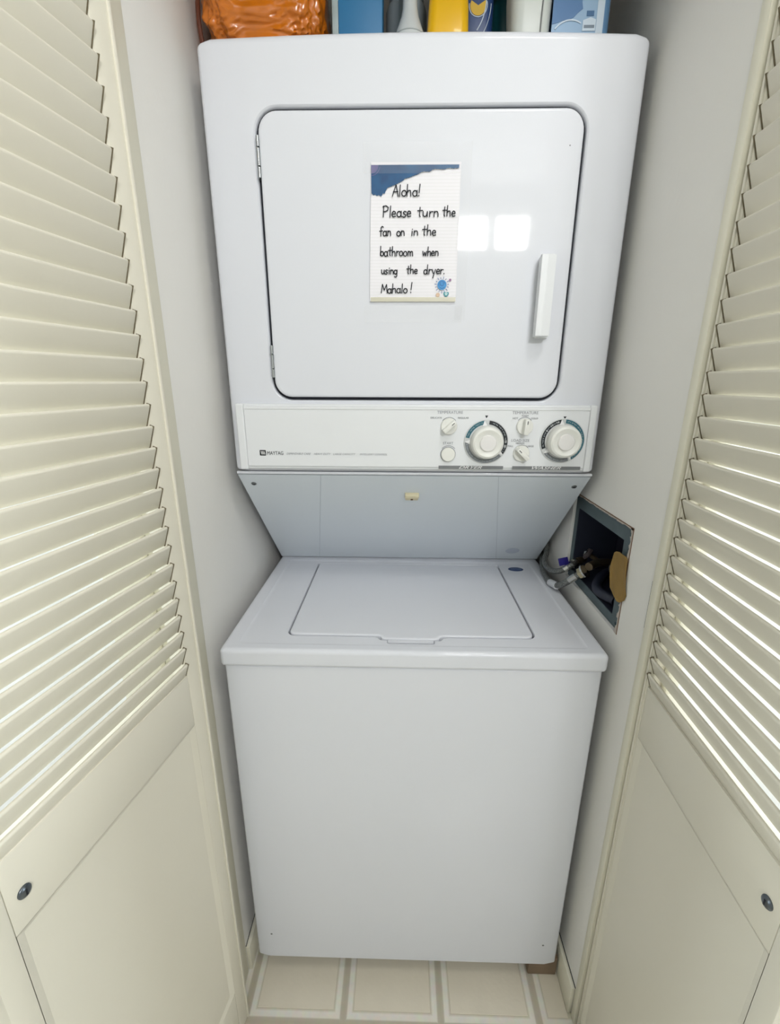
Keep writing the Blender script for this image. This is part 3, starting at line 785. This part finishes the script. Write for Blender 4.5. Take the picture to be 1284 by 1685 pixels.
# clear tape round the note
TAPE = mat('clear_tape', (250, 250, 250), .12, alpha=.035, spec=.25)
YELT = mat('yellowed_tape', (230, 226, 204), .3, alpha=.55)
for nm, m, q in (('tape', TAPE, (-.088, .083, 1.640, 1.682)), ('tape', TAPE, (.0655, .083, 1.425, 1.640)), ('tape', TAPE, (-.089, .078, 1.421, 1.448)), ('tape', YELT, (-.0780, .0660, 1.4540, 1.4610))):
    b = BM(); box(b, q[0], q[1], NY - .0018, NY - .0015, q[2], q[3], .0001, 1); NP(nm, b, m)

# ================================================================== supply box in the right wall
y0, y1, z0, z1 = HOLE
BOX = thing('supply_box', 'dark recessed metal box with raw cut drywall edge in right wall', 'utility box', loc=(XR + .05, (y0 + y1) / 2, z0))
BOFF = Matrix.Translation((-(XR + .05), -(y0 + y1) / 2, -z0))
def BP(name, bm, m, parent=BOX, smooth=35):
    bm.transform(BOFF); return obj(name, bm, m, parent, smooth)
GALV = mat('weathered_galvanised', (92, 106, 110), .55, metal=.25, vary=.25, vscale=30, bump=.2, bscale=120)
def frame_x(bm, xa, xb, o, i):
    """rectangular ring in YZ, between outer o and inner i (y0,y1,z0,z1)"""
    box(bm, xa, xb, o[0], i[0], o[2], o[3]); box(bm, xa, xb, i[1], o[1], o[2], o[3])
    box(bm, xa, xb, i[0], i[1], o[2], i[2]); box(bm, xa, xb, i[0], i[1], i[3], o[3])
O = (y0 + .001, y1 - .001, z0 + .001, z1 - .001); I = (-.099, .104, .9150, 1.0600)
b = BM(); frame_x(b, XR + .006, XR + .0075, O, I); BP('flange', b, GALV, smooth=0)
b = BM(); frame_x(b, XR + .0075, XR + .10, (I[0] - .003, I[1] + .003, I[2] - .003, I[3] + .003), I); BP('sleeve', b, mat('sleeve_shade_blue', (30, 34, 52), .7, vary=.2), smooth=0)  # blue-black colour paints the shade inside the box
b = BM(); box(b, XR + .10, XR + .104, I[0] - .003, I[1] + .003, I[2] - .003, I[3] + .003); BP('back_plate', b, mat('back_shade_blue', (16, 16, 36), .8, vary=.3), smooth=0)  # back coloured darker still, as deep shade
for y, z in ((-.118, 1.047), (-.112, 1.022), (-.115, .905)):
    b = BM(); lathe(b, [(.0001, .0), (.0042, .0), (.0001, .0009)], (XR + .0062, y, z), 'X', 16)
    for v in b.verts: v.co.x = 2 * (XR + .0062) - v.co.x
    BP('rivet_hole', b, mat('rivet_dark', (40, 62, 66), .6), smooth=0)
# raw paper edge of the cut drywall: ragged bits round the hole
b = BM()
def ragged(p0, p1, nseg, w):
    a, c = Vector(p0), Vector(p1); n = (c - a).normalized(); perp = Vector((0, -n.z, n.y))
    for k in range(nseg):
        u0, u1 = k / nseg, (k + 1) / nseg
        q0 = a.lerp(c, u0); q1 = a.lerp(c, u1)
        w0 = w * random.uniform(.3, 1.0); w1 = w * random.uniform(.3, 1.0)
        vs = [q0, q1, q1 + perp * w1, q0 + perp * w0]
        A = [b.verts.new(v + Vector((-.0006, 0, 0))) for v in vs]; B = [b.verts.new(v + Vector((.004, 0, 0))) for v in vs]
        b.faces.new(A); b.faces.new(B[::-1])
        for i in range(4): b.faces.new((A[i], B[i], B[(i + 1) % 4], A[(i + 1) % 4]))
ragged((XR, y0, z1), (XR, y1, z1), 26, -.0036)
ragged((XR, y0, z0), (XR, y0, z1), 26, -.0085)
BP('torn_drywall_edge', b, mat('raw_gypsum', (188, 178, 168), .9, vary=.25, vscale=70), smooth=0)
b = BM(); box(b, XR - .0007, XR + .0003, y0 - .0012, y0 + .0002, z0, z1 + .0015); box(b, XR - .0007, XR + .0003, y0, y1, z1 + .0005, z1 + .0018)
BP('cut_line', b, mat('cut_rust', (116, 84, 62), .9), smooth=0)

# tan paper stuck over the near edge of the box
b = BM()
outline = [(-.0905, 1.0330), (-.0990, 1.0385), (-.1080, 1.0410), (-.1180, 1.0395), (-.1290, 1.0400), (-.1365, 1.0380), (-.1400, 1.0150), (-.1440, .9900), (-.1470, .9760), (-.1440, .9660), (-.1340, .9570), (-.1270, .9560), (-.1120, .9590), (-.0990, .9625), (-.0925, .9660), (-.0900, .9850), (-.0860, 1.0020), (-.0870, 1.0180)]
lo = [(XR - .0035 - .0025 * math.sin(i * 1.3) * .6, p[0], p[1]) for i, p in enumerate(outline)]
hi = [(p[0] + .0012, p[1], p[2]) for p in lo]
loft(b, [lo, hi])
tag(obj('tan_tape', b, mat('tan_masking_paper', (146, 116, 58), .7, vary=.18, vscale=40, bump=.3, bscale=60), smooth=0), 'crumpled tan tape patch over near edge of wall box', 'tape')

# valves deep in the box
BRASS = mat('tarnished_brass', (112, 98, 80), .45, metal=.8, vary=.3, vscale=60)
STEEL = mat('bright_nickel', (196, 196, 192), .22, metal=1.0)
def valve(label, body, handle, nut0, nut1):
    c = Vector(body)
    r = thing('shutoff_valve', label, 'valve', 'shutoff valves in the wall box', tuple(c))
    of = Matrix.Translation(-c)
    bm = BM(); tube(bm, [(XR + .0995, c.y + .006, c.z - .004), c, Vector(nut0)], .0085, 14, 6); bm.transform(of); obj('valve_body', bm, BRASS, r)
    bm = BM(); tube(bm, [c, Vector(handle)], .005, 12, 2); bm.transform(of); obj('stem', bm, BRASS, r)
    bm = BM()
    h = Vector(handle); ax = (h - c).normalized()
    lathe(bm, [(.0001, 0), (.011, 0), (.013, .002), (.012, .006), (.005, .008), (.0001, .0082)], (0, 0, 0), 'Z', 16)
    for i, v in enumerate(bm.verts):
        rr = math.hypot(v.co.x, v.co.y)
        if rr > .01:
            a = math.atan2(v.co.y, v.co.x); k = 1 + .12 * math.cos(5 * a); v.co.x *= k; v.co.y *= k
    bm.transform(of @ Matrix.Translation(h) @ ax.to_track_quat('Z', 'Y').to_matrix().to_4x4())
    hd = obj('handle', bm, mat('old_handle', (84, 74, 74), .5, metal=.5, vary=.3, vscale=50), r)
    bm = BM(); lathe(bm, [(.0001, .008), (.0056, .008), (.0056, .0100), (.0001, .0120)], (0, 0, 0), 'Z', 14)
    bm.transform(of @ Matrix.Translation(h) @ ax.to_track_quat('Z', 'Y').to_matrix().to_4x4())
    obj('handle_screw', bm, STEEL, hd)
    return r
valve('upper tarnished brass shutoff valve nearer the back of the wall box', (.410, .116, .9405), (.388, .1290, .9570), (.376, .1020, .9350), None)
valve('lower brass shutoff valve with bright screw, joined by large hose nut', (.412, .066, .9480), (.388, .0720, .9640), (.375, .0370, .9500), None)
b = BM(); tube(b, [(.455, .0, .962), (.43, -.005, .962), (.412, -.0005, .960)], .0055, 14, 5)
lathe(b, [(.0001, 0), (.0075, 0), (.0075, .004), (.0001, .0042)], (.402, .0025, .961), 'X', 18)
tag(obj('copper_stub', b, mat('capped_stub', (150, 156, 156), .3, metal=1.0)), 'capped grey pipe stub right of the valves in wall box', 'pipe')

def braid_mat():
    m = bpy.data.materials.new('braided_steel'); m.use_nodes = True; nt = m.node_tree; b = nt.nodes['Principled BSDF']
    tc = nt.nodes.new('ShaderNodeTexCoord'); ck = nt.nodes.new('ShaderNodeTexVoronoi'); ck.inputs['Scale'].default_value = 620
    nt.links.new(tc.outputs['Object'], ck.inputs['Vector'])
    cr = nt.nodes.new('ShaderNodeValToRGB'); nt.links.new(ck.outputs['Distance'], cr.inputs[0])
    cr.color_ramp.elements[0].color = (*lin((176, 178, 172)), 1); cr.color_ramp.elements[1].color = (*lin((96, 98, 98)), 1); cr.color_ramp.elements[1].position = .7
    nt.links.new(cr.outputs[0], b.inputs['Base Color']); b.inputs['Metallic'].default_value = .55; b.inputs['Roughness'].default_value = .45
    bp = nt.nodes.new('ShaderNodeBump'); bp.inputs['Strength'].default_value = .6; bp.inputs['Distance'].default_value = .0006
    nt.links.new(ck.outputs['Distance'], bp.inputs['Height']); nt.links.new(bp.outputs['Normal'], b.inputs['Normal'])
    return m
BRAID = braid_mat()
def hose(label, pts, r, rings, group='braided hoses'):
    h = thing('water_hose', label, 'hose', group, tuple(pts[0]))
    of = Matrix.Translation(-Vector(pts[0]))
    b = BM(); tube(b, pts, r, 14, 8); b.transform(of); obj('braided_sleeve', b, BRAID, h)
    for nm, p, q, rr, m in rings:
        b = BM(); tube(b, [p, Vector(p).lerp(Vector(q), .5), q], rr, 18 if nm != 'hex_nut' else 6, 0); b.transform(of); obj(nm, b, m, h, 30)
    return h
hose('upper steel braided hose looping up behind the dryer shield',
     [(.3535, .300, .985), (.3530, .250, .940), (.3460, .212, .914), (.3345, .190, .902), (.3300, .165, .8975), (.3325, .133, .8985), (.3410, .104, .910), (.3560, .0950, .9230), (.3700, .0985, .9310)], .0064,
     [('ferrule', (.3480, .0965, .9165), (.3560, .0950, .9230), .0074, STEEL), ('hex_nut', (.3640, .0968, .9280), (.3745, .1010, .9340), .0098, STEEL)])
hose('lower steel braided hose with white cuff crossing deck corner to valve',
     [(.3530, .305, .890), (.3525, .262, .886), (.3430, .228, .8800), (.3330, .190, .8775), (.3280, .150, .8775), (.3265, .108, .8775), (.3290, .082, .8845), (.3350, .064, .8960), (.3440, .050, .9120), (.3560, .0390, .9300), (.3640, .0330, .9400)], .0068,
     [('white_cuff', (.3262, .112, .8770), (.3290, .078, .8850), .0082, mat('cuff_white', (214, 216, 220), .5)),
      ('ferrule', (.3440, .050, .9120), (.3540, .0410, .9275), .0078, STEEL),
      ('hex_nut', (.3585, .0375, .9335), (.3640, .0330, .9400), .0120, mat('yellow_brass', (188, 178, 146), .3, metal=.9)),
      ('nut_flange', (.3640, .0330, .9400), (.3662, .0312, .9425), .0150, STEEL)])
b = BM(); box(b, -.0115, .0115, -.0015, .0015, -.0085, .0085, .0008)
b.transform(Matrix.Translation((.3480, .1050, .9330)) @ Matrix.Rotation(R(12), 4, 'Z') @ Matrix.Rotation(R(-8), 4, 'Y') @ Matrix.Rotation(R(-20), 4, 'X'))
tag(obj('blue_tag', b, mat('indigo_tag', (44, 36, 132), .5)), 'small indigo plastic tag hanging at the upper hose nut', 'tag')
# grey drain hose and pipes in the dark below
b = BM(); tube(b, [(.444, .07, .9265), (.415, .05, .9268), (.385, .01, .9268), (.37, -.03, .9268), (.385, -.07, .9268)], .0095, 14, 8)
tag(obj('drain_hose', b, mat('drain_black', (38, 42, 58), .5)), 'dark rubber drain hose lying in the bottom of wall box', 'hose')

# wooden shim under the washer's right front corner
b = BM(); box(b, .2830, .3480, -.146, -.075, .0012, .0578, .0025)
tag(obj('wood_block', b, mat('worn_wood', (132, 112, 92), .75, vary=.35, vscale=26, bump=.3, bscale=50)), 'worn wooden block under the right front corner of the washer', 'block')

# ================================================================== things on top of the dryer
ZS = ZT + .0068
def sq(w, d, z, r, cx, cy, n=5): return xy([(cx + p[0], cy + p[1]) for p in rrect(-w, w, -d, d, r, n)], z)
def body(name, label, cat, m, cx, cy, prof, group=None, root=None):
    """prof: (half width, half depth, corner radius, height)"""
    b = BM(); loft(b, [sq(w, d, h, r, 0, 0) for w, d, r, h in prof])
    if root is None:
        root = thing(name, label, cat, group, (cx, cy, ZS + .0002))
    o = obj('bottle_body' if 'bottle' in name or 'jug' in name else 'body', b, m, root)
    return root
# crumpled orange bag
b = BM(); bmesh.ops.create_icosphere(b, subdivisions=6, radius=1.0)
for v in b.verts:
    c = v.co.copy()
    q = Vector([math.copysign(abs(t_) ** .55, t_) for t_ in c])
    n1 = noise.noise(c * 3.0) * .10 + (1 - abs(noise.noise(c * 6.5 + Vector((3, 1, 2))))) * .06 + noise.noise(c * 15) * .03
    q *= (.93 + n1)
    v.co = Vector((q.x * .1000, q.y * .085, q.z * .085))
mnz = min(v.co.z for v in b.verts)
for v in b.verts: v.co.z = max(v.co.z - mnz, 0.0)
zt = max(v.co.z for v in b.verts)
OR = mat('orange_plastic_bag', (204, 112, 14), .28, vary=.30, vscale=22, bump=.6, bscale=40, coat=.6)
bag = thing('orange_bag', 'crumpled glossy orange plastic bag on the left of dryer top', 'bag', loc=(-.252, .112, ZS + .0002))
obj('pouch', b, OR, bag, 60)
b = BM()
for k in range(9):
    a = k * 2.4; r_ = .012 + .004 * math.sin(k * 3)
    tube(b, [(0.01 * math.cos(a), .01 * math.sin(a), zt * .93), (r_ * math.cos(a), r_ * math.sin(a), zt + .012), (r_ * 2.4 * math.cos(a), r_ * 2 * math.sin(a), zt + .03)], lambda u: .006 * (1 - u * .7), 8, 4)
obj('knotted_neck', b, OR, bag)
b = BM(); tube(b, [(-.0985, -.05, .002), (-.101, -.055, .05), (-.098, -.05, .10), (-.094, -.03, .14)], lambda u: .0035, 8, 6)
obj('folded_seam', b, mat('bag_seam', (92, 44, 22), .5), bag)
# blue carton with pale side
cart = thing('blue_carton', 'plain mid blue carton standing between orange bag and white bottle', 'box', loc=(-.0945, .085, ZS + .0002))
b = BM(); box(b, -.0345, .0345, -.035, .035, 0, .19, .0012); obj('carton', b, mat('carton_blue', (36, 112, 160), .5, vary=.05), cart)
b = BM(); box(b, -.0445, -.0347, -.034, .036, 0, .185, .0008); obj('side_panel', b, mat('carton_pale', (160, 172, 172), .5, vary=.25, vscale=50), cart)
b = BM(); box(b, -.033, .033, -.034, .034, .1905, .192, .0004); obj('top_flap', b, mat('carton_blue_flap', (60, 130, 172), .5), cart)
# white tapering squeeze bottle
WB = mat('white_hdpe', (214, 218, 218), .35)
r = thing('squeeze_bottle', 'white squeeze bottle tapering to a thin spout beside the blue carton', 'bottle', 'bottles on the dryer', (-.0165, .085, ZS + .0002))
b = BM(); lathe(b, [(.0001, 0), (.026, 0), (.0285, .004), (.0285, .024), (.0270, .032), (.0205, .047), (.0145, .062), (.0120, .074), (.0100, .128), (.0001, .128)], (0, 0, 0), 'Z', 32); obj('bottle_body', b, WB, r)
b = BM(); lathe(b, [(.0001, .1282), (.0115, .1282), (.0115, .140), (.006, .146), (.004, .170), (.0001, .171)], (0, 0, 0), 'Z', 24); obj('spout', b, mat('spout_white', (226, 228, 226), .4), r)
b = BM(); lathe(b, [(.0266, .0330), (.0274, .0334), (.0268, .0348), (.0252, .0354)], (0, 0, 0), 'Z', 32); obj('shoulder_ring', b, mat('ring_grey', (190, 196, 196), .4), r)
# grey-white jar behind it
r = thing('grey_jar', 'pale grey round jar half hidden behind the white squeeze bottle', 'jar', loc=(-.022, .165, ZS + .0002))
b = BM(); lathe(b, [(.0001, 0), (.035, 0), (.036, .004), (.036, .115), (.033, .122), (.0001, .122)], (0, 0, 0), 'Z', 32); obj('jar_body', b, mat('jar_grey', (150, 160, 164), .4), r)
b = BM(); lathe(b, [(.0001, .1222), (.030, .1222), (.030, .140), (.0001, .141)], (0, 0, 0), 'Z', 32); obj('lid', b, mat('jar_lid', (120, 130, 136), .4), r)
# yellow bottle
r = body('yellow_bottle', 'bright yellow plastic bottle in the middle of dryer top', 'bottle', mat('yellow_hdpe', (244, 190, 18), .30, coat=.3), .0450, .085,
         [(.029, .020, .010, 0), (.0325, .023, .014, .004), (.0335, .024, .014, .03), (.0320, .023, .014, .065), (.0285, .021, .014, .11), (.0265, .020, .014, .150), (.014, .013, .010, .172), (.0125, .0125, .010, .176)], 'bottles on the dryer')
b = BM(); lathe(b, [(.0001, .1762), (.0150, .1762), (.0150, .198), (.0130, .201), (.0001, .202)], (0, 0, 0), 'Z', 28); obj('cap', b, mat('cap_navy', (30, 50, 92), .4), r)
# navy pouch with yellow and white curves
r = body('navy_bottle', 'navy blue bottle with yellow oval and white curved lines beside yellow bottle', 'bottle', mat('navy_label', (34, 62, 112), .4), .0935, .108,
         [(.024, .020, .012, 0), (.026, .022, .014, .004), (.0265, .0225, .014, .12), (.022, .019, .014, .150), (.012, .012, .010, .168)], 'bottles on the dryer')
b = BM()
arc(b, .000, .078, 0, .013, 150, 390, -.0228, .0008, 14); obj('yellow_oval', b, mat('label_yellow', (214, 176, 60), .5), r, 0)
b = BM()
arc(b, -.050, .085, .062, .0635, -38, 4, -.0229, .0009, 12); arc(b, -.050, .080, .070, .0710, -38, 0, -.0229, .0009, 12); arc(b, 0, .078, .0140, .0152, 170, 380, -.0230, .0009, 14)
obj('white_curves', b, mat('label_white', (190, 202, 214), .5), r, 0)
b = BM(); lathe(b, [(.0001, .1682), (.0130, .1682), (.0130, .188), (.0001, .189)], (0, 0, 0), 'Z', 24); obj('cap', b, mat('cap_navy', (30, 50, 92), .4), r)
# dark teal round bottle further back
r = thing('dark_green_bottle', 'dark green round bottle in the shadow left of the white jug', 'bottle', 'bottles on the dryer', (.1520, .150, ZS + .0002))
b = BM(); lathe(b, [(.0001, 0), (.031, 0), (.034, .005), (.034, .120), (.026, .145), (.013, .160), (.0001, .160)], (0, 0, 0), 'Z', 32); obj('bottle_body', b, mat('deep_green', (24, 78, 84), .3), r)
b = BM(); lathe(b, [(.0001, .1602), (.014, .1602), (.014, .180), (.0001, .181)], (0, 0, 0), 'Z', 24); obj('cap', b, mat('cap_dark', (30, 34, 44), .4), r)
# white jug with a moulded seam and handle
JG = mat('jug_white', (206, 210, 204), .38)
r = body('white_jug', 'large white plastic jug with a vertical moulded seam beside light blue jug', 'bottle', JG, .1722, .072,
         [(.026, .028, .012, 0), (.0295, .031, .016, .005), (.0310, .033, .018, .050), (.0330, .034, .018, .080), (.0332, .034, .018, .140), (.030, .030, .016, .175), (.017, .017, .012, .195), (.016, .016, .012, .200)], 'bottles on the dryer')
b = BM(); tube(b, [(.0125, -.0322, .004), (.0130, -.0335, .04), (.0145, -.0342, .08), (.0150, -.0344, .14)], .0011, 8, 6); obj('moulded_seam', b, mat('jug_seam_grey', (120, 122, 120), .5), r)  # seam drawn in a darker grey than the jug
b = BM(); tube(b, [(-.020, 0, .186), (-.052, 0, .176), (-.056, 0, .150), (-.050, 0, .125), (-.030, 0, .115)], .0065, 12, 6); obj('handle', b, JG, r)
b = BM(); lathe(b, [(.0001, .2002), (.0190, .2002), (.0190, .222), (.0001, .223)], (0, 0, 0), 'Z', 28); obj('cap', b, mat('cap_blue', (60, 110, 160), .4), r)
# light blue jug with a label
r = body('light_blue_jug', 'light blue jug with pale printed label at the right end', 'bottle', mat('light_blue_hdpe', (96, 138, 176), .35, vary=.05), .2500, .074,
         [(.0400, .030, .012, 0), (.0430, .033, .016, .005), (.0438, .034, .018, .140), (.038, .031, .016, .175), (.018, .018, .012, .195), (.017, .017, .012, .200)], 'bottles on the dryer')
def jx(px): return .198 + (px - 905) * .000926 - .2500
def jz(py): return .056 - py * .00087
b = BM(); flatpoly(b, [(jx(909), .010), (jx(994), .010), (jx(994), .120), (jx(909), .120)], -.0346, .0008); lb = obj('label', b, mat('label_sky', (142, 172, 200), .45), r, 0)
b = BM(); pts = [(jx(909), jz(36)), (jx(918), jz(34)), (jx(926), jz(31)), (jx(936), jz(30)), (jx(944), jz(27)), (jx(950), jz(21)), (jx(958), jz(15)), (jx(956), jz(6)), (jx(957), .110), (jx(909), .110)]
flatpoly(b, pts, -.0352, .0006); obj('blue_field', b, mat('label_mid', (70, 112, 158), .45), lb, 0)
b = BM(); flatpoly(b, [(jx(982), .010), (jx(993), .010), (jx(993), .120), (jx(982), .120)], -.0352, .0006); arc(b, jx(940), jz(66), .0300, .0318, 60, 140, -.0356, .0004, 12)
flatpoly(b, [(jx(960), jz(46)), (jx(981), jz(46)), (jx(981), jz(30)), (jx(972), jz(27)), (jx(960), jz(31))], -.0354, .0006)
obj('white_print', b, mat('label_print_white', (196, 210, 222), .45), lb, 0)
b = BM(); flatpoly(b, [(jx(965), jz(25)), (jx(977), jz(25)), (jx(977), jz(18)), (jx(965), jz(18))], -.0354, .0006); obj('dark_print', b, mat('label_dark', (52, 98, 140), .45), lb, 0)
b = BM(); flatpoly(b, [(jx(962), jz(42)), (jx(979), jz(42)), (jx(979), jz(38)), (jx(962), jz(38))], -.0358, .0004); obj('grey_print', b, mat('label_grey', (112, 126, 140), .45), lb, 0)
b = BM(); lathe(b, [(.0001, .2002), (.0200, .2002), (.0200, .224), (.0001, .225)], (0, 0, 0), 'Z', 28); obj('cap', b, mat('cap_pale', (196, 206, 214), .4), r)

# ================================================================== ceiling lamp of the room
r = thing('ceiling_lamp', 'round flush white ceiling lamp over the room in front of closet', 'lamp', loc=(.33, -.73, CZ))
b = BM(); lathe(b, [(.0001, -.001), (.17, -.001), (.175, -.012), (.165, -.022), (.0001, -.022)], (0, 0, 0), 'Z', 48); obj('mounting_plate', b, PLAST, r)
b = BM(); lathe(b, [(.0001, -.0225), (.150, -.0225), (.152, -.060), (.147, -.068), (.0001, -.069)], (0, 0, 0), 'Z', 48); obj('diffuser', b, mat('lamp_diffuser', (255, 250, 240), .4, emit=1.0), r)
